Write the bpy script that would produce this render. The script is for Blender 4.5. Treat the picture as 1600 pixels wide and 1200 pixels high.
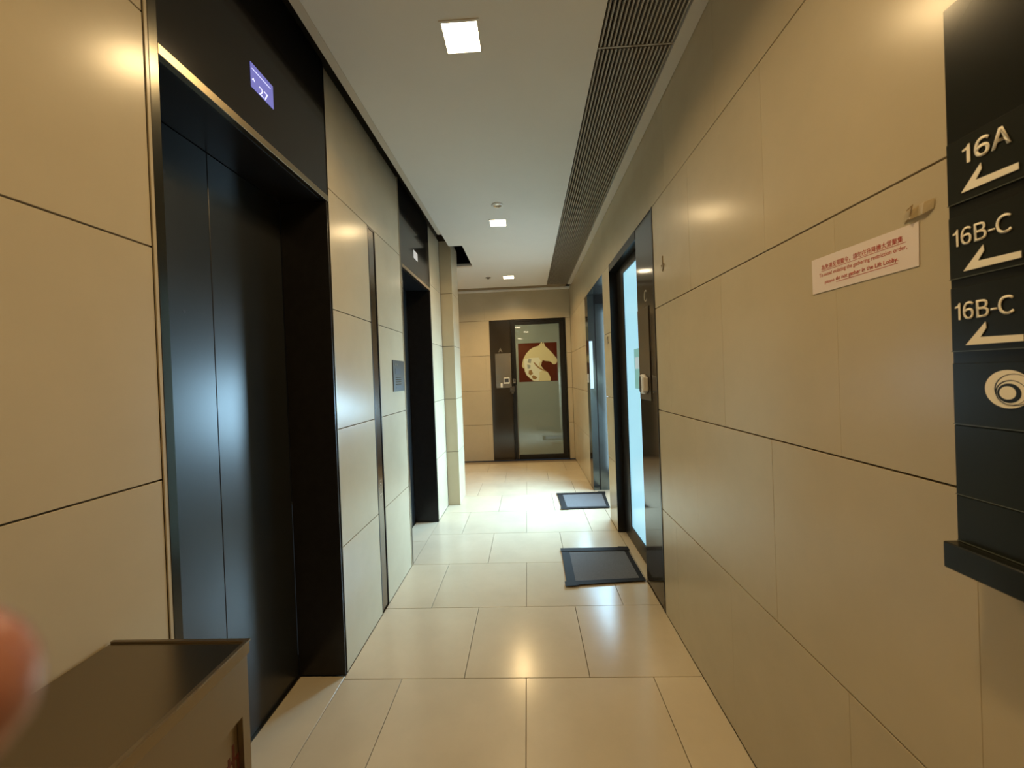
import bpy, bmesh, math, random
from mathutils import Vector, Matrix
random.seed(7)
S = bpy.context.scene
COL = S.collection
for o in list(bpy.data.objects): bpy.data.objects.remove(o)

# ------------------------------------------------------------------ camera
EYE = Vector((0, 0, 1.45))
yaw, pit, rol = -0.03916488, -0.00681766, -0.03794728
cy, sy = math.cos(yaw), math.sin(yaw)
F = Vector((sy*math.cos(pit), cy*math.cos(pit), math.sin(pit)))
R0 = Vector((cy, -sy, 0)); U0 = R0.cross(F)
Rv = math.cos(rol)*R0 + math.sin(rol)*U0
Uv = -math.sin(rol)*R0 + math.cos(rol)*U0
cd = bpy.data.cameras.new('camera')
cam = bpy.data.objects.new('camera', cd); COL.objects.link(cam)
M = Matrix((Rv, Uv, -F)).transposed().to_4x4(); M.translation = EYE
cam.matrix_world = M
cd.sensor_fit = 'HORIZONTAL'; cd.sensor_width = 36; cd.lens = 13.5
cd.shift_y = -8.0/1600
cd.clip_start = 0.005; cd.clip_end = 60
cd.dof.use_dof = True; cd.dof.focus_distance = 2.0; cd.dof.aperture_fstop = 5.4
S.camera = cam

# ------------------------------------------------------------------ world, lamps, exposure
W = bpy.data.worlds.new('world'); S.world = W; W.use_nodes = True
bg = W.node_tree.nodes['Background']; bg.inputs[0].default_value = (0.5, 0.6, 0.7, 1); bg.inputs[1].default_value = 0.03
S.view_settings.view_transform = 'Standard'; S.view_settings.look = 'None'
S.view_settings.gamma = 1; S.view_settings.use_curve_mapping = False
S.view_settings.exposure = -0.10
LAMP_W = 8.3                 # watts of each recessed downlight
LAMP_COL = (1.0, 0.685, 0.315)
DAY_B, DAY_C = 3.0, 0.80      # backlit glass of the far doorway / the near door
DAY_W = 165.0                  # daylight falling in through the far glass door, slanting down
DAY_COL = (0.43, 0.75, 1.0)

dayl = bpy.data.lights.new('doorway_daylight', 'AREA'); dayl.shape = 'RECTANGLE'; dayl.size = 0.74; dayl.size_y = 2.2
dayl.energy = DAY_W; dayl.color = DAY_COL; dayl.spread = math.radians(120)
dlo = bpy.data.objects.new('doorway_daylight', dayl); COL.objects.link(dlo)
dlo.location = (1.00, 4.37, 1.16)
dlo.rotation_euler = Vector((-1.0, -0.40, -0.50)).to_track_quat('-Z', 'Z').to_euler()

# ------------------------------------------------------------------ materials
def mat(name, col, rough=0.5, metal=0.0, emit=None, es=0.0, spec=0.5, coat=0.0, coat_r=0.1,
        var=0.0, noise=0.0, nscale=8.0, bump=0.0, bscale=200.0, alpha=None, aniso=0.0, col2=None):
    m = bpy.data.materials.new(name); m.use_nodes = True
    nt = m.node_tree; N = nt.nodes; L = nt.links; b = N['Principled BSDF']
    b.inputs['Base Color'].default_value = (*col, 1); b.inputs['Roughness'].default_value = rough
    b.inputs['Metallic'].default_value = metal; b.inputs['Specular IOR Level'].default_value = spec
    b.inputs['Coat Weight'].default_value = coat; b.inputs['Coat Roughness'].default_value = coat_r
    b.inputs['Anisotropic'].default_value = aniso
    if emit: b.inputs['Emission Color'].default_value = (*emit, 1); b.inputs['Emission Strength'].default_value = es
    if alpha is not None: b.inputs['Alpha'].default_value = alpha
    geo = None
    if var or noise or bump:
        geo = N.new('ShaderNodeNewGeometry')
    if var or noise:
        hsv = N.new('ShaderNodeHueSaturation'); hsv.inputs['Color'].default_value = (*col, 1)
        val = N.new('ShaderNodeMath'); val.operation = 'ADD'; val.inputs[0].default_value = 1.0; val.inputs[1].default_value = 0.0
        last = val
        if var:
            oi = N.new('ShaderNodeObjectInfo'); mr = N.new('ShaderNodeMapRange')
            mr.inputs[3].default_value = 1-var; mr.inputs[4].default_value = 1+var
            L.new(oi.outputs['Random'], mr.inputs[0]); L.new(mr.outputs[0], val.inputs[0])
        if noise:
            tn = N.new('ShaderNodeTexNoise'); tn.inputs['Scale'].default_value = nscale; tn.inputs['Detail'].default_value = 7
            tn.inputs['Roughness'].default_value = 0.62
            L.new(geo.outputs['Position'], tn.inputs['Vector'])
            mr = N.new('ShaderNodeMapRange'); mr.inputs[1].default_value = 0.3; mr.inputs[2].default_value = 0.7
            mr.inputs[3].default_value = -noise; mr.inputs[4].default_value = noise
            L.new(tn.outputs[0], mr.inputs[0]); L.new(mr.outputs[0], val.inputs[1])
        L.new(val.outputs[0], hsv.inputs['Value']); L.new(hsv.outputs[0], b.inputs['Base Color'])
    if bump:
        tn = N.new('ShaderNodeTexNoise'); tn.inputs['Scale'].default_value = bscale; tn.inputs['Detail'].default_value = 3
        L.new(geo.outputs['Position'], tn.inputs['Vector'])
        bp = N.new('ShaderNodeBump'); bp.inputs['Strength'].default_value = bump; bp.inputs['Distance'].default_value = 0.001
        L.new(tn.outputs[0], bp.inputs['Height']); L.new(bp.outputs[0], b.inputs['Normal'])
    return m

STONE = mat('wall_stone', (0.53, 0.450, 0.312), rough=0.23, spec=0.32, var=0.02, noise=0.045, nscale=3.5, bump=0.06, bscale=60)
GROUT = mat('dark_joint', (0.10, 0.075, 0.045), rough=0.8)
TILE = mat('floor_limestone', (0.575, 0.495, 0.362), rough=0.20, spec=0.45, var=0.035, noise=0.07, nscale=2.5, bump=0.03, bscale=40)
TGROUT = mat('floor_joint', (0.24, 0.19, 0.13), rough=0.8)
CEIL = mat('ceiling_plaster', (0.78, 0.76, 0.71), rough=0.75, noise=0.012, nscale=5)
TRIMC = mat('ceiling_trim_paint', (0.62, 0.56, 0.47), rough=0.6)
VOID = mat('void_dark', (0.035, 0.028, 0.02), rough=0.8)
SLOT = mat('slot_brown', (0.26, 0.20, 0.12), rough=0.7)
BLACK = mat('lift_black_metal', (0.016, 0.015, 0.015), rough=0.26, spec=0.30, noise=0.15, nscale=20)
BLACKS = mat('lift_header_glass', (0.014, 0.012, 0.010), rough=0.12, spec=0.35)
LEAF = mat('lift_leaf_metal', (0.016, 0.018, 0.020), rough=0.30, spec=0.7, noise=0.2, nscale=3)
BRONZE = mat('brushed_brass_trim', (0.36, 0.29, 0.19), rough=0.30, metal=1.0)
STEEL = mat('frame_steel', (0.25, 0.22, 0.17), rough=0.32, metal=1.0)
FEDGE = mat('dark_frame_edge', (0.085, 0.08, 0.065), rough=0.22, metal=0.9)
STRIPM = mat('inset_strip_steel', (0.22, 0.20, 0.18), rough=0.16, metal=1.0)
DARKB = mat('dark_bronze_panel', (0.045, 0.037, 0.028), rough=0.09, metal=0.3, spec=0.6)
FRAMEB = mat('black_door_frame', (0.012, 0.011, 0.010), rough=0.28, spec=0.35)
PLATE = mat('brushed_plate', (0.20, 0.175, 0.145), rough=0.30, metal=1.0)
CALLP = mat('call_plate_bronze', (0.085, 0.08, 0.068), rough=0.35, metal=0.6)
PLATEG = mat('grey_plate', (0.58, 0.58, 0.56), rough=0.22, metal=1.0)
WHITEP = mat('white_plastic', (0.80, 0.78, 0.74), rough=0.4)
GREYP = mat('dark_plastic', (0.05, 0.05, 0.055), rough=0.35)
GLASSC = mat('frosted_glass_daylit', (0.35, 0.48, 0.52), rough=0.2, emit=(0.34, 0.77, 1.0), es=DAY_C)
GLASSB = mat('frosted_glass_bright', (0.5, 0.6, 0.65), rough=0.3, emit=(0.68, 0.86, 1.0), es=DAY_B)
GLASSA = mat('grey_film_glass', (0.20, 0.26, 0.25), rough=0.03, spec=0.9, coat=0.8, coat_r=0.02)
JAMBB = mat('polished_grey_metal', (0.16, 0.19, 0.19), rough=0.14, metal=0.85)
RUBBER = mat('black_rubber', (0.012, 0.011, 0.011), rough=0.65, spec=0.2, bump=0.2, bscale=400)
CARPET = mat('grey_mat_pile', (0.11, 0.11, 0.115), rough=0.9, noise=0.35, nscale=260, bump=0.8, bscale=900)
SIGNB = mat('sign_acrylic_black', (0.013, 0.014, 0.011), rough=0.18, spec=0.28)
SIGNP = mat('sign_plate_black', (0.015, 0.017, 0.013), rough=0.24, spec=0.28)
EDGEG = mat('sign_plate_edge', (0.10, 0.11, 0.09), rough=0.25)
CREAM = mat('sign_lettering_cream', (0.96, 0.90, 0.76), rough=0.5)
SILVER = mat('silver_lettering', (0.65, 0.62, 0.56), rough=0.25, metal=0.9)
PAPER = mat('pink_white_paper', (0.80, 0.70, 0.66), rough=0.7)
RED = mat('red_print', (0.50, 0.05, 0.03), rough=0.7)
TAPE = mat('clear_tape', (0.80, 0.68, 0.45), rough=0.15, spec=0.8, coat=0.8)
REDBR = mat('red_brown_film', (0.075, 0.016, 0.008), rough=0.06, spec=0.5)
HORSE = mat('cream_film', (0.52, 0.50, 0.30), rough=0.12)
HORSEW = mat('white_film', (0.60, 0.64, 0.52), rough=0.12)
GREYF = mat('grey_film', (0.26, 0.30, 0.27), rough=0.1)
BROWNF = mat('brown_film', (0.24, 0.15, 0.06), rough=0.1)
BINM = mat('bin_bronze_steel', (0.31, 0.26, 0.19), rough=0.38, metal=1.0, bump=0.05, bscale=500)
BINT = mat('bin_top_steel', (0.31, 0.26, 0.19), rough=0.24, metal=1.0)
REDD = mat('dark_red_print', (0.12, 0.02, 0.015), rough=0.5)
SCREEN = mat('screen_violet', (0.05, 0.05, 0.1), rough=0.3, emit=(0.13, 0.13, 0.40), es=1.3)
SCREENW = mat('screen_digits', (0.5, 0.5, 0.6), rough=0.3, emit=(0.60, 0.62, 1.0), es=1.5)
SCREENG = mat('screen_pale', (0.3, 0.3, 0.3), rough=0.3, emit=(0.55, 0.55, 0.52), es=0.7)
DIFF = mat('lamp_diffuser', (1, 1, 1), rough=0.5, emit=(1.0, 0.80, 0.52), es=22)
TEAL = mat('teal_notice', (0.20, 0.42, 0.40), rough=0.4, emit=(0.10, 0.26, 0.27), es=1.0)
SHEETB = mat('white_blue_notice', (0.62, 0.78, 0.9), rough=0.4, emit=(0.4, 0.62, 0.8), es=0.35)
SKIN = mat('finger_skin', (0.44, 0.17, 0.11), rough=0.5, coat=1.0, coat_r=0.03)
NAIL = mat('finger_nail', (0.85, 0.42, 0.33), rough=0.10, coat=1.0, coat_r=0.03)
GRILLE = mat('grille_bar_metal', (0.40, 0.35, 0.28), rough=0.5, metal=0.4)
GRILLB = mat('grille_void', (0.016, 0.013, 0.010), rough=0.9)

# ------------------------------------------------------------------ helpers
WP = {}                                   # world position of every object
def put(o, p, parent=None):
    p = Vector(p); COL.objects.link(o); WP[o.name] = p.copy()
    if parent is not None:
        o.parent = parent; o.location = p - WP[parent.name]
    else: o.location = p
    return o
def tag(o, label=None, cat=None, group=None, kind=None):
    if label: o['label'] = label
    if cat: o['category'] = cat
    if group: o['group'] = group
    if kind: o['kind'] = kind
    return o
def thing(name, p, label, cat, group=None):
    o = bpy.data.objects.new(name, None); o.empty_display_size = 0.05
    put(o, p); return tag(o, label, cat, group)
CACHE = {}
def box_mesh(name, d, m, bev):
    key = (name, tuple(round(x, 4) for x in d), m.name, bev)
    if key in CACHE: return CACHE[key]
    bm = bmesh.new(); bmesh.ops.create_cube(bm, size=1.0)
    for v in bm.verts: v.co = Vector((v.co.x*d[0], v.co.y*d[1], v.co.z*d[2]))
    if bev:
        bmesh.ops.bevel(bm, geom=list(bm.edges), offset=min(bev, min(d)*0.45), segments=1, affect='EDGES')
    me = bpy.data.meshes.new(name); bm.to_mesh(me); bm.free(); me.materials.append(m)
    CACHE[key] = me
    return me
def box(name, x0, x1, y0, y1, z0, z1, m, parent=None, bev=0.0):
    d = (abs(x1-x0), abs(y1-y0), abs(z1-z0))
    o = bpy.data.objects.new(name, box_mesh(name, d, m, bev))
    return put(o, ((x0+x1)/2, (y0+y1)/2, (z0+z1)/2), parent)
def boxes(name, lst, mats, parent=None, bev=0.0):
    """several boxes as ONE mesh; lst of (x0,x1,y0,y1,z0,z1[,material index])"""
    bm = bmesh.new(); c = Vector(((lst[0][0]+lst[0][1])/2, (lst[0][2]+lst[0][3])/2, (lst[0][4]+lst[0][5])/2))
    for b in lst:
        r = bmesh.ops.create_cube(bm, size=1.0)
        for v in r['verts']:
            v.co = Vector(((b[0]+b[1])/2 + v.co.x*(b[1]-b[0]), (b[2]+b[3])/2 + v.co.y*(b[3]-b[2]), (b[4]+b[5])/2 + v.co.z*(b[5]-b[4]))) - c
        fs = {f for v in r['verts'] for f in v.link_faces}
        for f in fs: f.material_index = b[6] if len(b) > 6 else 0
        if bev: bmesh.ops.bevel(bm, geom=list({e for v in r['verts'] for e in v.link_edges}), offset=bev, segments=1, affect='EDGES')
    me = bpy.data.meshes.new(name); bm.to_mesh(me); bm.free()
    for m in (mats if isinstance(mats, (list, tuple)) else [mats]): me.materials.append(m)
    return put(bpy.data.objects.new(name, me), c, parent)
# a flat outline standing on a wall: face 'R' (right wall, faces -X), 'L' (left wall, faces +X), 'E' (end wall, faces -Y)
AX = {'R': (Vector((0, -1, 0)), Vector((-1, 0, 0))), 'L': (Vector((0, 1, 0)), Vector((1, 0, 0))), 'E': (Vector((1, 0, 0)), Vector((0, -1, 0)))}
Z3 = Vector((0, 0, 1))
def loc3(face, u, v, off): a, n = AX[face]; return a*u + Z3*v + n*off
def outlines(name, polys, face, org, th, mats, parent=None):
    """polys: list of (points, offset, material index) with points (u,v) in metres from org; extruded outwards by th"""
    bm = bmesh.new()
    for pts, off, mi in polys:
        lo = [bm.verts.new(loc3(face, u, v, off)) for u, v in pts]
        hi = [bm.verts.new(loc3(face, u, v, off+th)) for u, v in pts]
        f = bm.faces.new(hi); f.material_index = mi
        n = len(pts)
        for i in range(n):
            g = bm.faces.new((lo[i], lo[(i+1) % n], hi[(i+1) % n], hi[i])); g.material_index = mi
    bmesh.ops.recalc_face_normals(bm, faces=bm.faces)
    bmesh.ops.triangulate(bm, faces=[f for f in bm.faces if len(f.verts) > 4])
    me = bpy.data.meshes.new(name); bm.to_mesh(me); bm.free()
    for m in (mats if isinstance(mats, (list, tuple)) else [mats]): me.materials.append(m)
    return put(bpy.data.objects.new(name, me), org, parent)
def circ(cx, cz, r, n=32): return [(cx+r*math.cos(2*math.pi*i/n), cz+r*math.sin(2*math.pi*i/n)) for i in range(n)]
def rect(u0, u1, v0, v1): return [(u0, v0), (u1, v0), (u1, v1), (u0, v1)]
def text(name, s, face, org, w, h, m, parent=None, th=0.0008, bold=0.0, rot=0.0, spacing=1.0, shear=0.0):
    """lettering fitted to w x h metres, its lower left corner at org, standing proud by th"""
    cu = bpy.data.curves.new('t', 'FONT'); cu.body = s; cu.size = 1; cu.offset = bold; cu.space_character = spacing; cu.shear = shear
    cu.resolution_u = 5
    t = bpy.data.objects.new('t', cu); COL.objects.link(t)
    bpy.context.view_layer.update()
    me = bpy.data.meshes.new_from_object(t.evaluated_get(bpy.context.evaluated_depsgraph_get()))
    bpy.data.objects.remove(t); bpy.data.curves.remove(cu)
    if not me.vertices: return None
    if rot:
        c, s_ = math.cos(rot), math.sin(rot)
        for v in me.vertices: v.co = Vector((c*v.co.x-s_*v.co.y, s_*v.co.x+c*v.co.y, 0))
    xs = [v.co.x for v in me.vertices]; ys = [v.co.y for v in me.vertices]
    x0, x1, y0, y1 = min(xs), max(xs), min(ys), max(ys)
    if w is None: w = h*(x1-x0)/(y1-y0)
    for v in me.vertices:
        v.co = loc3(face, (v.co.x-x0)/(x1-x0)*w, (v.co.y-y0)/(y1-y0)*h, 0)
    bm = bmesh.new(); bm.from_mesh(me)
    bmesh.ops.remove_doubles(bm, verts=bm.verts, dist=1e-6)
    n = AX[face][1]
    r = bmesh.ops.extrude_face_region(bm, geom=list(bm.faces))
    bmesh.ops.translate(bm, verts=[g for g in r['geom'] if isinstance(g, bmesh.types.BMVert)], vec=n*th)
    bmesh.ops.recalc_face_normals(bm, faces=bm.faces)
    bm.to_mesh(me); bm.free(); me.materials.clear(); me.materials.append(m); me.name = name
    return put(bpy.data.objects.new(name, me), org, parent)

XL, XR, YE, H = -0.952, 0.776, 6.616, 2.91
YB = -2.3            # wall behind the viewer
XF = -3.2            # far side of the lobby that opens on the left past the pier
ROWS = [0.0, 0.626, 1.217, 1.818, 2.421, 3.02]

# ------------------------------------------------------------------ structure: floor
floor = boxes('floor', [(-1.30, 1.20, YB, 4.9, -0.12, -0.020), (XF, 1.20, 4.9, YE+0.05, -0.12, -0.020)], TGROUT)
tag(floor, kind='structure')
G = 0.0016
ys = [1.834 - 0.5695*k for k in range(7, 0, -1)] + [1.834 + 0.5695*k for k in range(0, 9)]
for i in range(len(ys)-1):
    y0, y1 = ys[i], min(ys[i+1], YE)
    if y0 >= YE: break
    off = -0.058 if (i % 2 == 0) else -0.358
    xs = [off + 0.604*k for k in range(-7, 4)]
    for x0, x1 in zip(xs[:-1], xs[1:]):
        lim0 = XL if y1 < 4.8 else XF+0.02
        a, b = max(x0, lim0), min(x1, XR if not (y0 > 3.6 and y1 < 4.85) else XR)
        if b-a < 0.01: continue
        dz = random.uniform(-0.0004, 0)
        yy0, yy1 = max(y0, YB+0.02), y1
        if yy1-yy0 < 0.02: continue
        box('floor_tile', a+G, b-G, yy0+G, yy1-G, -0.019, dz, TILE, floor, 0.0006)
# thresholds inside the lift and door recesses
for (x0, x1, y0, y1) in [(-1.188, XL, 1.0, 1.40), (-1.188, XL, 1.40, 1.853), (-1.188, XL, 2.985, 3.40), (-1.188, XL, 3.40, 3.852),
                         (XR, 0.90, 2.69, 3.507), (XR, 1.11, 3.84, 4.30), (XR, 1.11, 4.30, 4.785)]:
    box('threshold_tile', x0+G, x1-G, y0, y1-G, -0.019, -0.0003, TILE, floor, 0.0006)

# ------------------------------------------------------------------ structure: walls
PT = 0.018
def panels(parent, face, plane, a0, a1, joints, z_lo=0.0, z_hi=3.02, rows=ROWS):
    """stone panels between a0..a1 along the wall; joints(row)->positions"""
    for r in range(len(rows)-1):
        z0, z1 = max(rows[r], z_lo), min(rows[r+1], z_hi)
        if z1 - z0 < 0.03: continue
        js = [a0] + [j for j in joints(r) if a0+0.03 < j < a1-0.03] + [a1]
        for p, q in zip(js[:-1], js[1:]):
            g = 0.0022; gv = 0.0002
            p_, q_ = p+gv, q-gv; d = random.uniform(0, 0.0006)
            if face == 'L': box('wall_panel', plane-PT, plane-d, p_, q_, z0+g, z1-g, STONE, parent, 0.0006)
            elif face == 'R': box('wall_panel', plane+d, plane+PT, p_, q_, z0+g, z1-g, STONE, parent, 0.0006)
            elif face == 'E': box('wall_panel', p_, q_, plane+d, plane+PT, z0+g, z1-g, STONE, parent, 0.0012)
            elif face == 'P': box('wall_panel', p_, q_, plane-PT, plane-d, z0+g, z1-g, STONE, parent, 0.0012)
B0 = XL-PT-0.0015
L1, L2 = (0.957, 1.874), (2.952, 3.872)
wl = boxes('wall_left', [(B0-0.05, B0, YB, L1[0], 0, 3.3), (B0-0.05, B0, L1[1], L2[0], 0, 3.3), (B0-0.05, B0, L2[1], 4.358, 0, 3.3),
                         (B0-0.05, B0, L1[0], L1[1], 3.05, 3.3), (B0-0.05, B0, L2[0], L2[1], 3.05, 3.3)], GROUT)
tag(wl, kind='structure')
nojoint = lambda r: []
jl = lambda r: [0.15-0.56*k + (0.28 if r % 2 else 0) for k in range(6)][::-1]
panels(wl, 'L', XL, YB+0.02, L1[0]-0.002, jl)
panels(wl, 'L', XL, L1[1]+0.002, L2[0]-0.002, nojoint, rows=[2.421, 3.02])
panels(wl, 'L', XL, L1[1]+0.002, 2.345, nojoint, z_hi=2.421)
panels(wl, 'L', XL, 2.462, L2[0]-0.002, nojoint, z_hi=2.421)
panels(wl, 'L', XL, L2[1]+0.002, 4.356, nojoint)
# pier past the second lift; the lobby opens behind it
PX0, PX1, PY0, PY1 = XL, -0.815, 4.360, 4.737
pier = boxes('wall_pier', [(B0-0.05, PX1-PT-0.0015, PY0+PT+0.0015, PY1, 0, 3.3), (XF, B0-0.05, PY1-0.10, PY1, 0, 3.3)], GROUT)
tag(pier, kind='structure')
PR = [0.0, 0.612, 1.217, 1.818, 2.421, 3.02]
panels(pier, 'E', PY0, XL+0.001, PX1-0.002, nojoint, rows=PR)
panels(pier, 'L', PX1, PY0+0.001, PY1, nojoint, rows=PR)
# end wall
DA0, DA1 = -0.620, 0.688
we = boxes('wall_end', [(XF, DA0, YE+PT+0.002, YE+0.10, 0, 3.0), (DA1, 0.87, YE+PT+0.002, YE+0.10, 0, 3.0),
                        (DA0, DA1, YE+PT+0.002, YE+0.10, 2.425, 3.0), (DA0, DA1, YE+0.13, YE+0.18, 0, 2.425)], GROUT)
tag(we, kind='structure')
je = lambda r: [-3.1+1.2*k + (0.6 if r % 2 else 0) for k in range(3)]
panels(we, 'E', YE, XF+0.02, DA0-0.002, je, z_hi=2.421)
panels(we, 'E', YE, DA1+0.002, XR-0.002, nojoint, z_hi=2.421)
panels(we, 'E', YE, XF+0.02, XR-0.002, lambda r: [-1.9, -0.7, 0.1], z_lo=2.421, z_hi=2.95)
# right wall
C0 = XR+PT+0.0015
wr = boxes('wall_right', [(C0, C0+0.06, YB, 2.318, 0, 3.0), (C0, C0+0.045, 3.515, 3.832, 0, 3.0), (C0, C0+0.06, 4.99, YE+0.02, 0, 3.0),
                          (C0, C0+0.06, 2.318, 3.515, 2.425, 3.0), (C0, C0+0.06, 3.832, 4.99, 2.425, 3.0),
                          (C0+0.045, 1.17, 3.60, 3.832, 0, 2.6)], GROUT)
tag(wr, kind='structure')
jr = lambda r: sorted([(0.988 if r in (0, 2, 4) else 1.262) + 0.56*k for k in range(-7, 12)])
panels(wr, 'R', XR, YB+0.02, 2.316, jr, z_hi=2.421)
panels(wr, 'R', XR, 3.517, 3.830, nojoint, z_hi=2.421)
panels(wr, 'R', XR, 4.992, YE-0.002, lambda r: [5.8 if r % 2 else 6.2], z_hi=2.421)
panels(wr, 'R', XR, YB+0.02, YE-0.002, jr, z_lo=2.421, z_hi=2.95)
# wall behind the viewer and the lobby's far left wall
wb = boxes('wall_back', [(-1.05, 0.87, YB-0.10, YB, 0, 3.0)], STONE); tag(wb, kind='structure')
wf = boxes('wall_lobby', [(XF-0.10, XF, PY1-0.05, YE+0.1, 0, 3.0)], STONE); tag(wf, kind='structure')

# ------------------------------------------------------------------ structure: ceiling with slots
CX0, CX1 = -0.810, 0.373
ce = boxes('ceiling', [(CX0, CX1, YB, 4.222, H, H+0.03), (-0.661, CX1, 4.222, 5.05, H, H+0.03), (XF, CX1, 5.05, 6.27, H, H+0.03),
                       (XF, -1.35, PY1, 5.05, H, H+0.03), (0.712, XR-0.001, YB, 6.27, H, H+0.03), (XF, XR-0.001, 6.50, YE, H, H+0.02),
                       (XF, 0.87, YB-0.1, YE+0.1, 3.32, 3.36, 1)], [CEIL, VOID])
tag(ce, kind='structure')
t = boxes('trim_1', [(-0.850, CX0-0.001, YB, 3.865, H-0.002, H+0.028)], TRIMC); tag(t, kind='structure')
t = boxes('trim_2', [(-1.30, -0.662, 4.985, 5.049, H-0.002, H+0.028)], TRIMC); tag(t, kind='structure')
t = boxes('trim_3', [(XF, 0.70, 6.275, 6.495, H+0.015, H+0.04)], SLOT); tag(t, kind='structure')
t = boxes('trim_4', [(0.712, XR-0.002, YB, 6.27, H-0.004, H-0.0002)], TRIMC); tag(t, kind='structure')

# ------------------------------------------------------------------ linear bar grilles in the ceiling
gy = [YB+0.01, -1.64, 0.06, 1.76, 3.46, 5.16, 6.26]
gl = ['ceiling air grille of thin bars right above and behind the viewer, mostly out of frame',
      'ceiling air grille of thin bars at the rear of the corridor',
      'nearest bar grille in the ceiling, cut by the top edge of the picture',
      'second ceiling bar grille from the viewer, between two pale cross joints',
      'third ceiling bar grille from the viewer, over the far blue doorway',
      'farthest and smallest ceiling bar grille, ending beside the horse door wall']
NB = 18
for k in range(1, 6):
    y0, y1 = gy[k]+0.004, gy[k+1]-0.004
    g = thing('ceiling_grille', (0.5425, (y0+y1)/2, H), gl[k], 'air grille', 'bar grilles along the ceiling')
    box('grille_back', 0.376, 0.709, y0, y1, H+0.045, H+0.050, GRILLB, g)
    pitch = (0.709-0.376)/NB
    for i in range(NB):
        x = 0.376 + pitch*(i+0.5)
        box('bar', x-0.0042, x+0.0042, y0, y1, H-0.001, H+0.022, GRILLE, g, 0.0008)
    box('end_joint', 0.376, 0.709, y1-0.008, y1, H-0.003, H-0.0012, GRILLE, g)

# ------------------------------------------------------------------ downlights
lampy = [-2.0+0.0, -0.42, 1.648, 3.648, 5.660]
dl = [(-0.2245, 1.648, 'large bright square downlight nearest the top edge of the picture'),
      (-0.2195, 3.648, 'middle square downlight just past the round smoke detector'),
      (-0.214, 5.660, 'farthest small square downlight near the horse door wall'),
      (0.02, 0.42, 'square downlight in the ceiling right above the viewer'),
      (-0.2245, -1.85, 'square downlight near the wall behind the viewer'),
      (-2.10, 5.660, 'square downlight over the side lobby to the left of the pier')]
for x, y, lab in dl:
    d = thing('ceiling_downlight', (x, y, H), lab, 'downlight', 'square downlights along the ceiling')
    a, b = 0.083, 0.073
    boxes('trim_frame', [(x-a, x+a, y-a, y-b, H-0.004, H-0.0003), (x-a, x+a, y+b, y+a, H-0.004, H-0.0003),
                         (x-a, x-b, y-b, y+b, H-0.004, H-0.0003), (x+b, x+a, y-b, y+b, H-0.004, H-0.0003)], CEIL, d)
    box('diffuser', x-b, x+b, y-b, y+b, H-0.003, H-0.0006, DIFF, d)
    L = bpy.data.lights.new('downlight_light', 'AREA'); L.shape = 'SQUARE'; L.size = 0.13; L.energy = LAMP_W*(1.15 if y == 0.42 else 2.6 if y > 5 else 1.0); L.color = LAMP_COL
    L.spread = math.radians(150)
    put(bpy.data.objects.new('downlight_light', L), (x, y, H-0.006), d)

# ------------------------------------------------------------------ lifts
def lift(Y0, Y1, label, num, disp):
    t = thing('elevator_entrance', (XL, (Y0+Y1)/2, 0), label, 'elevator', 'black lift entrances on the left wall')
    n = 0.036; DX = -1.188
    box('jamb', DX, XL-0.001, Y0+0.001, Y0+n, 0, 2.345, BLACK, t, 0.001)
    box('jamb', DX, XL-0.001, Y1-0.017, Y1-0.0035, 0, 2.345, BLACK, t, 0.001)
    box('corner_bead', XL-0.0008, XL+0.003, Y0+0.0005, Y0+0.0085, 0, 3.03, STONE, t)
    box('frame_edge', XL-0.0008, XL+0.004, Y0+0.009, Y0+n-0.001, 0, 3.03, FEDGE, t, 0.001)
    box('frame_edge', XL-0.02, XL+0.003, Y1-0.003, Y1-0.0003, 0, 3.03, STEEL, t)
    box('header_panel', XL-0.02, XL, Y0+n+0.0005, Y1-0.004, 2.3765, 3.04, BLACKS, t, 0.001)
    box('lintel_soffit', DX, XL-0.021, Y0+0.001, Y1-0.0035, 2.3465, 2.40, BLACK, t, 0.001)
    box('header_trim', XL-0.020, XL+0.003, Y0+n+0.0005, Y1-0.004, 2.347, 2.3755, BRONZE, t, 0.001)
    ym = (Y0+n+Y1-0.017)/2
    for a, b in ((Y0+n+0.0005, ym-0.001), (ym+0.001, Y1-0.018)):
        leaf = box('door_leaf', DX-0.028, DX-0.001, a, b, 0.004, 2.345, LEAF, t, 0.0015)
    box('door_sill', DX-0.03, DX+0.012, Y0+n+0.001, Y1-0.018, 0.0002, 0.0035, STEEL, t)
    dy0, dy1, dz0, dz1 = disp
    scr = box('floor_display', XL+0.0002, XL+0.002, dy0, dy1, dz0, dz1, SCREEN if num else SCREENG, t)
    return t, scr
l1, scr1 = lift(L1[0], L1[1], 'nearest tall black lift doorway on the left, its header screen showing 27', True, (1.352, 1.474, 2.528, 2.618))
text('display_digits', '27', 'L', (XL+0.0022, 1.392, 2.530), 0.050, 0.030, SCREENW, scr1, th=0.0004)
outlines('display_arrow', [([(0, 0.004), (0.008, 0.014), (0.016, 0.004), (0.012, 0.002), (0.008, 0.007), (0.004, 0.002)], 0, 0)], 'L', (XL+0.0022, 1.356, 2.553), 0.0004, SCREENW, scr1)
outlines('display_bar', [(rect(0, 0.10, 0, 0.003), 0, 0)], 'L', (XL+0.0022, 1.358, 2.596), 0.0004, SCREENW, scr1)
outlines('key_hole', [(circ(0, 0, 0.006, 16), 0, 0)], 'L', (-1.1886, 1.245, 2.18), 0.0006, GREYP, l1)
outlines('key_hole', [(circ(0, 0, 0.006, 16), 0, 0)], 'L', (-1.1886, 1.30, 1.72), 0.0006, GREYP, l1)
l2, scr2 = lift(L2[0], L2[1], 'farther black lift doorway on the left, between the call plate and the pier', False, (3.335, 3.455, 2.520, 2.590))

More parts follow.
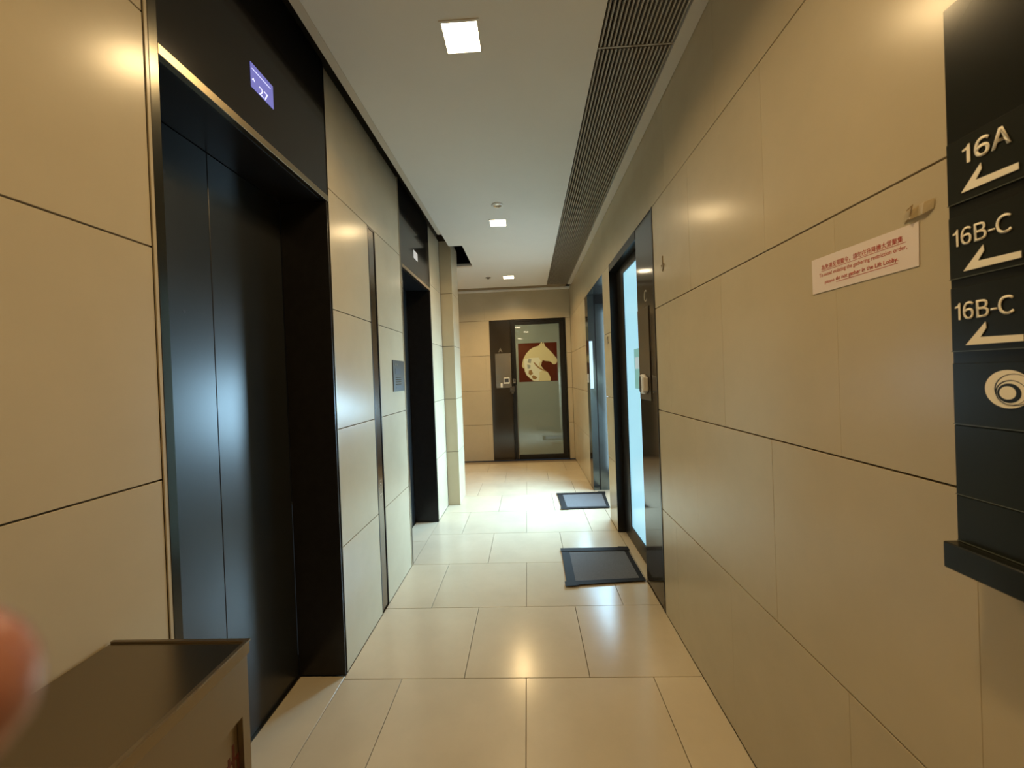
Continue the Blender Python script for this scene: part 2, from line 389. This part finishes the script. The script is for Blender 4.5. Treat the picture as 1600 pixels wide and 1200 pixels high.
# tall inset steel strip between the lifts
st = thing('inset_strip', (XL, 2.4035, 0), 'tall narrow steel strip let into the left wall between the two lifts', 'metal strip')
box('mirror_face', XL-0.012, XL-0.0035, 2.358, 2.449, 0.012, 2.408, STRIPM, st, 0.0006)
boxes('dark_edge', [(XL-0.018, XL+0.0005, 2.3475, 2.3575, 0.004, 2.4185), (XL-0.018, XL+0.0005, 2.4495, 2.4595, 0.004, 2.4185),
                    (XL-0.018, XL+0.0005, 2.3575, 2.4495, 2.4085, 2.4185)], FRAMEB, st)
for ch, zz, hh in (('１', 0.810, 0.022), ('６', 0.778, 0.026), ('／', 0.742, 0.030), ('Ｆ', 0.704, 0.030)):
    text('letter', ch, 'L', (XL-0.0033, 2.388, zz), 0.030, hh, SILVER, st, th=0.0006, rot=-math.pi/2)
# lift call plate
cp = thing('lift_call_plate', (XL, 2.812, 1.36), 'grey metal lift call plate with black slot beside the farther lift', 'call plate')
cy0, cz0 = 2.690, 1.372
box('face_plate', XL, XL+0.006, 2.690, 2.934, 1.372, 1.597, CALLP, cp, 0.001)
outlines('display_window', [(rect(0.04, 0.15, 0.125, 0.165), 0, 0)], 'L', (XL+0.0062, cy0, cz0), 0.0012, GREYP, cp)
outlines('card_slot', [(rect(0.05, 0.225, 0.022, 0.036), 0, 0)], 'L', (XL+0.0062, cy0, cz0), 0.0008, GREYP, cp)
for q in (0.055, 0.085):
    outlines('call_button', [(circ(0.045+(q-0.055), 0.195, 0.009, 16), 0, 0)], 'L', (XL+0.0062, cy0, cz0), 0.002, STEEL, cp)
for q in (0.05, 0.066, 0.082, 0.098):
    outlines('printed_line', [(rect(0.045, 0.165, q, q+0.004), 0, 0)], 'L', (XL+0.0062, cy0, cz0), 0.0005, STRIPM, cp)

# ------------------------------------------------------------------ door C (near, right wall)
dc = thing('door_1', (XR, 2.915, 0), None, None); dc['kind'] = 'structure'
SY0, SY1 = 2.320, 2.682
box('side_panel', XR+0.0025, XR+0.05, SY0+0.012, SY1, 0.002, 2.419, DARKB, dc, 0.001)
box('side_trim', XR-0.003, XR+0.05, SY0-0.003, SY0+0.0112, 0.001, 2.4235, FRAMEB, dc)
box('jamb', XR-0.002, 0.90, 3.508, 3.5145, 0.001, 2.4235, FRAMEB, dc)
box('lintel', XR+0.0002, 0.90, SY1+0.0005, 3.5075, 2.36, 2.423, FRAMEB, dc, 0.001)
box('lintel_panel', XR+0.0002, XR+0.05, SY0+0.012, SY1, 2.4195, 2.4232, FRAMEB, dc)
leafc = boxes('door_leaf', [(0.84, 0.88, 3.295, 3.505, 0.006, 2.355), (0.84, 0.88, SY1+0.004, 2.76, 0.006, 2.355),
                            (0.84, 0.88, 2.76, 3.295, 0.006, 0.135), (0.84, 0.88, 2.76, 3.295, 2.285, 2.355)], FRAMEB, dc, 0.001)
box('glass_pane', 0.848, 0.856, 2.7605, 3.2945, 0.1355, 2.2845, GLASSC, leafc)
box('back_panel', 0.901, 0.91, 2.55, 3.60, 0.0, 2.42, GROUT, dc)
text('letter', 'C', 'R', (XR+0.0023, 2.532, 1.895), 0.055, 0.075, SILVER, dc, th=0.001)
box('metal_plate', XR-0.004, XR+0.002, 2.440, 2.668, 1.262, 1.862, PLATE, dc, 0.0008)
ic = thing('intercom', (XR-0.005, 2.535, 1.30), 'white intercom unit on the metal plate beside the near glass door', 'intercom')
bx = XR-0.0045
box('body', bx-0.030, bx, 2.495, 2.585, 1.302, 1.430, WHITEP, ic, 0.012)
box('side_rail', bx-0.040, bx-0.0005, 2.470, 2.494, 1.318, 1.415, WHITEP, ic, 0.008)
outlines('screen', [([(0.008, 0.02), (0.020, 0.008), (0.040, 0.008), (0.052, 0.02), (0.052, 0.10), (0.040, 0.115), (0.020, 0.115), (0.008, 0.10)], 0, 0)], 'R', (bx-0.0302, 2.583, 1.304), 0.001, GREYP, ic)
for z in (1.345, 1.365):
    outlines('button', [(circ(0, 0, 0.006, 12), 0, 0)], 'R', (bx-0.0302, 2.508, z), 0.0015, GREYP, ic)
tn = thing('glass_notice', (0.847, 2.97, 1.32), 'teal notice sheet stuck low on the bright blue door glass', 'notice')
box('sheet', 0.8445, 0.8475, 2.86, 3.045, 1.318, 1.625, TEAL, tn)
box('print_block', 0.8438, 0.8442, 2.88, 3.025, 1.47, 1.56, SHEETB, tn)

# ------------------------------------------------------------------ door B (far, right wall, deep recess)
db = thing('door_2', (XR, 4.40, 0), None, None); db['kind'] = 'structure'
box('side_panel', XR+0.0008, XR+0.04, 4.797, 4.988, 0.001, 2.419, DARKB, db, 0.0008)
box('jamb', XR+0.0008, 0.852, 4.788, 4.796, 0.001, 2.419, JAMBB, db)
box('joint_strip', 0.8525, 0.868, 4.790, 4.796, 0.001, 2.419, FRAMEB, db)
box('jamb_panel', 0.8685, 1.12, 4.788, 4.796, 0.001, 2.30, JAMBB, db)
box('head_rail', 0.8685, 1.12, 4.785, 4.796, 2.301, 2.419, FRAMEB, db)
box('lintel', XR+0.0005, 1.17, 3.833, 4.788, 2.42, 2.424, JAMBB, db)
box('lintel_panel', XR+0.0005, 1.17, 4.788, 4.99, 2.42, 2.4235, FRAMEB, db)
lb = boxes('door_leaf', [(1.122, 1.16, 3.834, 3.90, 0.004, 2.415), (1.122, 1.16, 4.74, 4.80, 0.004, 2.415), (1.122, 1.16, 3.90, 4.74, 0.004, 0.07),
                         (1.122, 1.16, 3.90, 4.74, 2.34, 2.415)], FRAMEB, db)
box('glass_pane', 1.132, 1.140, 3.9005, 4.7395, 0.0705, 2.3395, GLASSB, lb)
box('back_panel', 0.90, 1.17, 4.80, 4.86, 0.0, 2.42, GROUT, db)
n2 = thing('jamb_notice', (0.803, 4.786, 1.26), 'tall narrow pale blue sheet on the jamb of the far doorway', 'notice')
box('sheet', 0.781, 0.822, 4.7855, 4.7872, 1.262, 1.848, SHEETB, n2)
sw = thing('wall_switch', (XR, 4.90, 1.33), 'small white switch on the dark panel of the far doorway', 'switch')
box('switch_plate', XR-0.006, XR, 4.865, 4.925, 1.335, 1.445, WHITEP, sw, 0.001)
box('rocker', XR-0.009, XR-0.0062, 4.882, 4.908, 1.37, 1.41, WHITEP, sw, 0.001)
wm = thing('wall_marker', (XR, 3.66, 1.74), 'two tiny dark marks on the pale wall between the right hand doors', 'wall marker')
for z, h in ((1.757, 0.034), (1.722, 0.020)):
    outlines('mark', [([(0, 0.2*h), (0.02, 0), (0.04, 0.2*h), (0.04, 0.8*h), (0.02, h), (0, 0.8*h)], 0, 0)], 'R', (XR-0.0002, 3.68, z), 0.002, PLATE, wm)

# ------------------------------------------------------------------ door A (end wall)
da = thing('door_3', (0.03, YE, 0), None, None); da['kind'] = 'structure'
y = YE
box('side_panel', DA0+0.003, -0.262, y-0.004, y+0.05, 0.002, 2.418, DARKB, da, 0.001)
boxes('door_frame', [(-0.258, -0.240, y-0.010, y+0.05, 0.001, 2.418), (0.664, 0.685, y-0.012, y+0.05, 0.001, 2.418),
                     (-0.240, 0.664, y-0.010, y+0.05, 2.385, 2.418)], FRAMEB, da, 0.001)
la = boxes('door_leaf', [(-0.238, -0.178, y-0.004, y+0.04, 0.010, 2.382), (0.580, 0.660, y-0.004, y+0.04, 0.010, 2.382),
                         (-0.178, 0.580, y-0.004, y+0.04, 0.010, 0.093), (-0.178, 0.580, y-0.004, y+0.04, 2.330, 2.382)], FRAMEB, da, 0.001)
box('glass_pane', -0.1775, 0.5795, y+0.004, y+0.012, 0.0935, 2.3295, GLASSA, la)
box('edge_strip', -0.190, -0.181, y-0.010, y-0.0045, 0.02, 1.30, STEEL, la)
text('letter', 'A', 'E', (-0.472, y-0.0042, 1.872), 0.062, 0.070, SILVER, da, th=0.0015)
box('metal_plate', -0.535, -0.268, y-0.008, y-0.0045, 1.255, 1.848, PLATEG, da, 0.0008)
def cpx(px, py): return (-0.137 + (px-133)/812*0.668, 1.343 + (1012-py)/800*0.668)
hs = outlines('red_film', [([cpx(133, 215), cpx(945, 215), cpx(945, 1012), cpx(133, 1012)], 0, 0)], 'E', (0, y+0.0036, 0), 0.0008, REDBR, la)
body = [(600, 235), (635, 195), (652, 245), (675, 210), (700, 290), (760, 345), (850, 440), (900, 510), (940, 560), (942, 610), (925, 650), (895, 668), (850, 665), (810, 620), (770, 602), (720, 600),
        (640, 578), (620, 620), (602, 690), (650, 762), (735, 830), (770, 890), (792, 945), (792, 1005), (440, 1005), (360, 940), (290, 870), (258, 790), (250, 715), (235, 735), (205, 690), (215, 620), (240, 530), (300, 430), (380, 350), (470, 300), (560, 280)]
low = [(250, 540), (400, 520), (560, 520), (600, 590), (560, 640), (570, 730), (620, 790), (560, 820), (565, 900), (540, 1000), (450, 995), (370, 930), (300, 870), (268, 790), (255, 700)]
dk = [(445, 612), (470, 615), (560, 715), (650, 770), (735, 825), (640, 790), (550, 745), (480, 675)]
s1 = [(345, 535), (410, 550), (385, 635), (325, 610)]; s2 = [(315, 650), (385, 672), (372, 735), (320, 745)]
s3 = [(345, 775), (400, 765), (430, 850), (375, 880), (335, 850)]; s4 = [(395, 905), (440, 875), (520, 930), (470, 970), (425, 955)]
outlines('horse_emblem', [([cpx(*p) for p in body], 0, 0), ([cpx(*p) for p in low], 0.0006, 1), ([cpx(*p) for p in dk], 0.0011, 3),
                          ([cpx(*p) for p in s1], 0.0011, 2), ([cpx(*p) for p in s2], 0.0011, 2), ([cpx(*p) for p in s3], 0.0011, 3), ([cpx(*p) for p in s4], 0.0011, 3)],
         'E', (0, y+0.0028, 0), 0.0005, [HORSE, HORSEW, GREYF, BROWNF], la)
ib = thing('intercom', (-0.350, y-0.009, 1.33), 'small square white intercom on the grey plate beside the horse door', 'intercom')
boxes('body', [(-0.400, -0.300, y-0.035, y-0.0085, 1.325, 1.430)], WHITEP, ib, 0.004)
box('screen', -0.388, -0.315, y-0.0368, y-0.0352, 1.350, 1.415, GREYP, ib)
sw2 = thing('door_bell', (-0.440, y-0.009, 1.26), 'little lit white bell push at the foot of the grey plate', 'bell push')
box('body', -0.457, -0.425, y-0.022, y-0.0085, 1.262, 1.338, WHITEP, sw2, 0.003)
box('push', -0.448, -0.434, y-0.025, y-0.0222, 1.285, 1.305, WHITEP, sw2, 0.001)
rd = thing('card_reader', (-0.222, y-0.012, 1.33), 'small pale card reader on the black frame of the horse door', 'card reader')
box('body', -0.245, -0.200, y-0.028, y-0.0105, 1.325, 1.405, PLATEG, rd, 0.002)
box('sensor', -0.234, -0.211, y-0.0300, y-0.0282, 1.355, 1.392, GREYP, rd)
lk = thing('door_lock', (-0.25, y-0.012, 1.20), 'metal rim lock below the card reader on the horse door', 'lock')
box('lock_case', -0.300, -0.215, y-0.04, y-0.0105, 1.185, 1.275, PLATE, lk, 0.004)
box('latch_knob', -0.275, -0.250, y-0.055, y-0.0405, 1.215, 1.245, STEEL, lk, 0.004)
box('padlock_shackle', -0.275, -0.235, y-0.030, y-0.0108, 1.150, 1.184, STEEL, lk, 0.003)

# ------------------------------------------------------------------ door mats
def mat_obj(corners, label):
    c = sum((Vector(p) for p in corners), Vector((0, 0)))/4
    t = thing('door_mat', (c.x, c.y, 0.0), label, 'door mat', 'door mats outside the right hand doors')
    def slab(name, pts, z0, z1, m, extra=0):
        bm = bmesh.new()
        lo = [bm.verts.new((p[0]-c.x, p[1]-c.y, z0)) for p in pts]; hi = [bm.verts.new((p[0]-c.x, p[1]-c.y, z1)) for p in pts]
        bm.faces.new(hi); bm.faces.new(lo[::-1])
        for i in range(4): bm.faces.new((lo[i], lo[(i+1) % 4], hi[(i+1) % 4], hi[i]))
        bmesh.ops.recalc_face_normals(bm, faces=bm.faces)
        if extra: bmesh.ops.bevel(bm, geom=list(bm.edges), offset=extra, segments=2, affect='EDGES')
        me = bpy.data.meshes.new(name); bm.to_mesh(me); bm.free(); me.materials.append(m)
        o = bpy.data.objects.new(name, me); return put(o, (c.x, c.y, 0), t)
    P = [Vector(p) for p in corners]     # far-left, far-right, near-right, near-left
    def lerp(u, v): return (P[3]*(1-u)+P[2]*u)*(1-v) + (P[0]*(1-u)+P[1]*u)*v
    slab('carpet', [lerp(.02, .98), lerp(.98, .98), lerp(.98, .02), lerp(.02, .02)], 0.0006, 0.0065, CARPET)
    w, d = 0.115, 0.085
    slab('border_strip', [lerp(0, 1), lerp(w, 1), lerp(w*1.05, 0), lerp(0, 0)], 0.0068, 0.0100, RUBBER, 0.0008)
    slab('border_strip', [lerp(0.93, 1.0), lerp(0.99, 1.0), lerp(1.0, 0.02), lerp(0.94, 0.02)], 0.0068, 0.0100, RUBBER, 0.0008)
    slab('border_strip', [lerp(-0.01, 1.01), lerp(1.0, 1.03), lerp(1.01, 1-d), lerp(-0.01, 1-d*1.1)], 0.0101, 0.0125, RUBBER, 0.0006)
    slab('border_strip', [lerp(-0.02, d), lerp(1.0, d*.9), lerp(1.0, 0), lerp(-0.02, -0.01)], 0.0101, 0.0125, RUBBER, 0.0006)
    slab('corner_tape', [lerp(-0.02, d*.9), lerp(w*1.3, d*.9), lerp(w*1.3, -0.03), lerp(-0.02, -0.03)], 0.0127, 0.0145, RUBBER, 0.0006)
    slab('corner_tape', [lerp(0.86, 1.05), lerp(1.01, 1.04), lerp(1.01, .90), lerp(0.86, .91)], 0.0127, 0.0145, RUBBER, 0.0006)
    return t
mat_obj([(0.228, 3.178), (0.770, 3.165), (0.765, 2.665), (0.219, 2.622)], 'nearer and larger dark grey mat with taped black edges by the near glass door')
mat_obj([(0.308, 4.665), (0.885, 4.662), (0.835, 4.130), (0.321, 4.125)], 'farther dark grey mat lying in the bright light of the far doorway')

# ------------------------------------------------------------------ directory sign, a box standing 6 cm off the right wall
SX = 0.71255
sg = thing('directory_sign', (XR, 0.52728, 1.089), 'tall black floor directory on the right wall with cream arrows 16A and 16B-C', 'sign')
YA, YZ = 0.67168, 0.37528
box('backboard', SX+0.004, XR-0.0005, YZ, YA+0.003, 1.1176, 2.0314, SIGNB, sg, 0.001)
def plate(z0, z1):
    o = box('name_plate', SX-0.0001, SX+0.0038, YZ, YA, z0, z1, SIGNP, sg, 0.0006)
    box('plate_edge', SX-0.0012, SX+0.0002, YZ, YA, z0-0.0004, z0+0.0008, EDGEG, o)
    return o
P1 = plate(1.7041, 1.8058); P2 = plate(1.5821, 1.6836); P3 = plate(1.4628, 1.5678)
P4 = plate(1.3427, 1.4433); P5 = plate(1.2249, 1.3403); P6 = plate(1.1469, 1.2234)
fx = SX-0.0012
def letters(par, specs, z, h, bold):
    for ch, u0, u1, dz, hh in specs:      # each letter a part of its plate, placed from the plate's left edge
        w, q = u1-u0, hh or h
        if ch == '1':
            t_ = 0.30+6*bold
            outlines('letter', [([((1-t_)*w, 0), (w, 0), (w, q), (0.78*w, q), (0.55*w, 0.87*q), (0, 0.80*q), (0, (0.72-bold)*q), ((1-t_)*w, (0.75-bold)*q)], 0, 0)], 'R', (fx, YA-u0, z+dz), 0.001, CREAM, par)
        else: text('letter', ch, 'R', (fx, YA-u0, z+dz), w, q, CREAM, par, th=0.001, bold=bold)
letters(P1, [('1', 0.02517, 0.03563, 0, None), ('６', 0.04133, 0.06127, -0.0005, 0.03022), ('Ａ', 0.06317, 0.08693, 0, None)], 1.7611, 0.02897, 0.022)
for PP, zz in ((P2, 1.6338), (P3, 1.5141)):
    letters(PP, [('1', 0.00807, 0.01567, 0, None), ('６', 0.01947, 0.0342, -0.0004, 0.02832), ('Ｂ', 0.038, 0.05416, 0, None),
                 ('－', 0.05653, 0.0646, 0.00879, 0.00286), ('Ｃ', 0.06603, 0.08503, -0.0004, 0.02832)], zz, 0.02756, 0.008)
def arrow(zt, par):
    pts = [(0.0, 0.0), (0.02756, 0.0342), (0.0285, 0.0247), (0.02043, 0.0114), (0.07267, 0.00997), (0.07267, 0.00047)]
    outlines('arrow', [(pts, 0, 0)], 'R', (fx, 0.6498, zt), 0.0010, CREAM, par)
arrow(1.7174, P1); arrow(1.5915, P2); arrow(1.4723, P3)
em = [(circ(0.0, 0.0, 0.0285, 48), 0, 0), (circ(0.00713, -0.00056, 0.02347, 48), .0003, 1), (circ(0.00807, -0.00056, 0.02233, 48), .0006, 0),
      (circ(0.0038, -0.00494, 0.01853, 48), .0009, 1), (circ(0.00476, -0.00532, 0.01739, 48), .0012, 0), (circ(0.00237, -0.00588, 0.01444, 40), .0015, 1), (circ(0.00096, -0.0055, 0.00988, 32), .0018, 0)]
outlines('swirl_emblem', em, 'R', (fx, 0.59711, 1.403), 0.0004, [CREAM, SIGNP], P4)
box('ledge', SX-0.022, XR-0.0006, YZ, YA+0.003, 1.1013, 1.1455, SIGNB, sg, 0.002)

# ------------------------------------------------------------------ paper notice and tape on the right wall
pn = thing('paper_notice', (XR, 0.92, 1.635), 'white paper strip with red Chinese and English print taped to the right wall', 'notice')
o = outlines('sheet', [([(0, 0.002), (0.279, 0.0), (0.281, 0.086), (0.0, 0.0925)], 0, 0)], 'R', (XR-0.0008, 1.063, 1.636), 0.0008, PAPER, pn)
px = XR-0.0018
text('printed_line', '為免違反限聚令，請勿在升降機大堂聚集', 'R', (px, 1.030, 1.693), 0.216, 0.0135, RED, pn, th=0.0002, bold=0.0)
text('printed_line', 'To avoid violating the gathering restriction order,', 'R', (px, 1.038, 1.674), 0.232, 0.0120, RED, pn, th=0.0002)
text('printed_line', 'please', 'R', (px, 1.020, 1.6545), 0.030, 0.0110, RED, pn, th=0.0002)
text('printed_line', 'do not gather in the Lift Lobby.', 'R', (px, 0.985, 1.6550), 0.160, 0.0125, RED, pn, th=0.0002, bold=0.012)
outlines('underline', [(rect(0, 0.158, 0, 0.0012), 0, 0)], 'R', (px, 0.984, 1.6530), 0.0002, RED, pn)
outlines('underline', [(rect(0, 0.222, 0, 0.0009), 0, 0)], 'R', (px, 1.030, 1.6905), 0.0002, RED, pn)
tp = thing('tape_scrap', (XR, 0.785, 1.74), 'curled scrap of yellowed clear tape above the paper notice', 'tape')
bm = bmesh.new()
prof = [(0, 0.000, 0.0005), (0.012, 0.006, 0.004), (0.022, 0.001, 0.010), (0.030, 0.004, 0.003), (0.042, 0.003, 0.006), (0.058, 0.008, 0.0008)]
for a in range(len(prof)):
    u, v, d = prof[a]
    bm.verts.new(loc3('R', u, v, d)); bm.verts.new(loc3('R', u+0.003, v+0.020+0.003*math.sin(a*2.1), d*0.7+0.0005))
bm.verts.ensure_lookup_table()
for a in range(len(prof)-1): bm.faces.new((bm.verts[2*a], bm.verts[2*a+2], bm.verts[2*a+3], bm.verts[2*a+1]))
me = bpy.data.meshes.new('tape_strip'); bmesh.ops.solidify(bm, geom=bm.faces[:], thickness=0.0004); bm.to_mesh(me); bm.free(); me.materials.append(TAPE)
put(bpy.data.objects.new('tape_strip', me), (XR-0.0008, 0.812, 1.728), tp)
outlines('dark_crease', [([(0, 0), (0.013, 0.006), (0.007, -0.016), (0.0045, -0.016), (0.0095, 0.0025), (0, -0.002)], 0, 0)], 'R', (XR-0.010, 0.796, 1.750), 0.0004, BROWNF, tp)
# little arrow emblem
ar = outlines('arrow_emblem', [([(-0.0035, 0.085), (0.0035, 0.085), (0.0035, 0.020), (0.018, 0.040), (0.022, 0.036), (0, 0), (-0.022, 0.036), (-0.018, 0.040), (-0.0035, 0.020)], 0, 0)],
              'R', (XR-0.0002, 2.166, 2.000), 0.004, BRONZE); tag(ar, 'tiny brass downward arrow fixed to the right wall beside the black door frame', 'emblem')

# ------------------------------------------------------------------ ceiling detector and sprinkler
def disc_bm(prof, n=28):
    bm = bmesh.new(); rings = []
    for r, z in prof:
        rings.append([bm.verts.new((r*math.cos(2*math.pi*i/n), r*math.sin(2*math.pi*i/n), z)) for i in range(n)])
    for a, b in zip(rings[:-1], rings[1:]):
        for i in range(n): bm.faces.new((a[i], a[(i+1) % n], b[(i+1) % n], b[i]))
    bm.faces.new(rings[-1]); bmesh.ops.recalc_face_normals(bm, faces=bm.faces)
    for f in bm.faces: f.smooth = len(f.verts) == 4
    return bm
def lathe(name, prof, m, p, parent=None):
    bm = disc_bm(prof); me = bpy.data.meshes.new(name); bm.to_mesh(me); bm.free(); me.materials.append(m)
    return put(bpy.data.objects.new(name, me), p, parent)
sd = thing('smoke_detector', (-0.197, 3.266, H), 'small round white smoke detector in front of the middle downlight', 'smoke detector')
lathe('base', [(0.050, -0.0003), (0.050, -0.007), (0.044, -0.010)], WHITEP, (-0.197, 3.266, H), sd)
lathe('dome', [(0.036, -0.0105), (0.032, -0.013), (0.018, -0.0155), (0.006, -0.016)], PLATEG, (-0.197, 3.266, H), sd)
sp = thing('ceiling_sprinkler', (-0.515, 5.637, H), 'flat round sprinkler cover left of the farthest downlight', 'sprinkler')
lathe('cover_plate', [(0.040, -0.0003), (0.040, -0.003), (0.036, -0.0045)], PLATE, (-0.515, 5.637, H), sp)
lathe('nozzle', [(0.010, -0.0047), (0.009, -0.016), (0.014, -0.020)], STEEL, (-0.515, 5.637, H), sp)

# ------------------------------------------------------------------ litter bin, lower left
bn = thing('litter_bin', (-0.795, 0.68, 0), 'bronze steel litter bin with flat top standing by the left wall', 'litter bin')
bx0, bx1, by0, by1, bz = -0.947, -0.637, 0.533, 0.819, 0.892
boxes('body', [(bx0+.004, bx1, by0+.004, by0+.02, 0.012, bz-0.03), (bx0+.004, bx1, by1-.02, by1-.004, 0.012, bz-0.03), (bx0+.004, bx0+.02, by0+.02, by1-.02, 0.012, bz-0.03),
               (bx1-.012, bx1, by0+.02, by1-.02, 0.012, 0.50), (bx1-.012, bx1, by0+.02, by0+.06, 0.50, 0.742), (bx1-.012, bx1, by1-.024, by1-.02, 0.50, 0.742), (bx1-.012, bx1, by0+.02, by1-.02, 0.742, bz-.03)], BINM, bn)
box('top_plate', bx0, bx1+.004, by0, by1, bz-0.028, bz-0.002, BINT, bn, 0.0012)
boxes('top_rim', [(bx0, bx1+.006, by1-.006, by1+.001, bz-.0018, bz+.002), (bx1-.002, bx1+.006, by0, by1-.0062, bz-.0018, bz+.002), (bx0, bx1-.0022, by0, by0+.006, bz-.0018, bz+.002)], BINM, bn)
box('base_plinth', bx0+.01, bx1-.01, by0+.01, by1-.01, 0.0, 0.0115, RUBBER, bn)
box('inner_flap', bx1-.016, bx1-.0125, by0+.061, by1-.025, 0.501, 0.741, BINM, bn)
outlines('red_print', [(rect(0.018, 0.024, 0.0, 0.070), 0, 0), (rect(0.030, 0.036, 0.0, 0.088), 0, 0), (rect(0.042, 0.048, 0.004, 0.060), 0, 0), (rect(0.0, 0.060, 0.018, 0.026), 0, 0), (rect(0.008, 0.053, 0.052, 0.058), 0.0001, 0)],
         'L', (bx1-.0123, 0.748, 0.606), 0.0004, REDD, bn)

# ------------------------------------------------------------------ the photographer's fingertip at the lens edge
def pix(x, y, d):                         # only to place this one finger near the lens, in metres
    v = F + Rv*((x-800)/600) - Uv*((y-592)/600)
    return EYE + v*d
tip = pix(-62, 1075, 0.036); b1 = pix(-300, 1180, 0.040); b2 = pix(-700, 1350, 0.048)
me = bpy.data.meshes.new('finger'); pts = [tip, tip.lerp(b1, 0.5), b1, b1.lerp(b2, 0.5), b2]
me.from_pydata([p-tip for p in pts], [(i, i+1) for i in range(4)], [])
fo = bpy.data.objects.new('finger', me); put(fo, tip)
md = fo.modifiers.new('skin', 'SKIN'); 
for i, r in enumerate((0.0085, 0.0115, 0.0120, 0.0125, 0.013)): me.skin_vertices[0].data[i].radius = (r, r)
me.skin_vertices[0].data[4].use_root = True
fo.modifiers.new('sub', 'SUBSURF').levels = 2; fo.modifiers['sub'].render_levels = 3
me.materials.append(SKIN)
bpy.context.view_layer.update()
me2 = bpy.data.meshes.new_from_object(fo.evaluated_get(bpy.context.evaluated_depsgraph_get()))
fo.modifiers.clear(); fo.data = me2; me2.materials.clear(); me2.materials.append(SKIN)
for p in me2.polygons: p.use_smooth = True
tag(fo, "blurred pink fingertip of the photographer at the left edge above the bin", 'finger')
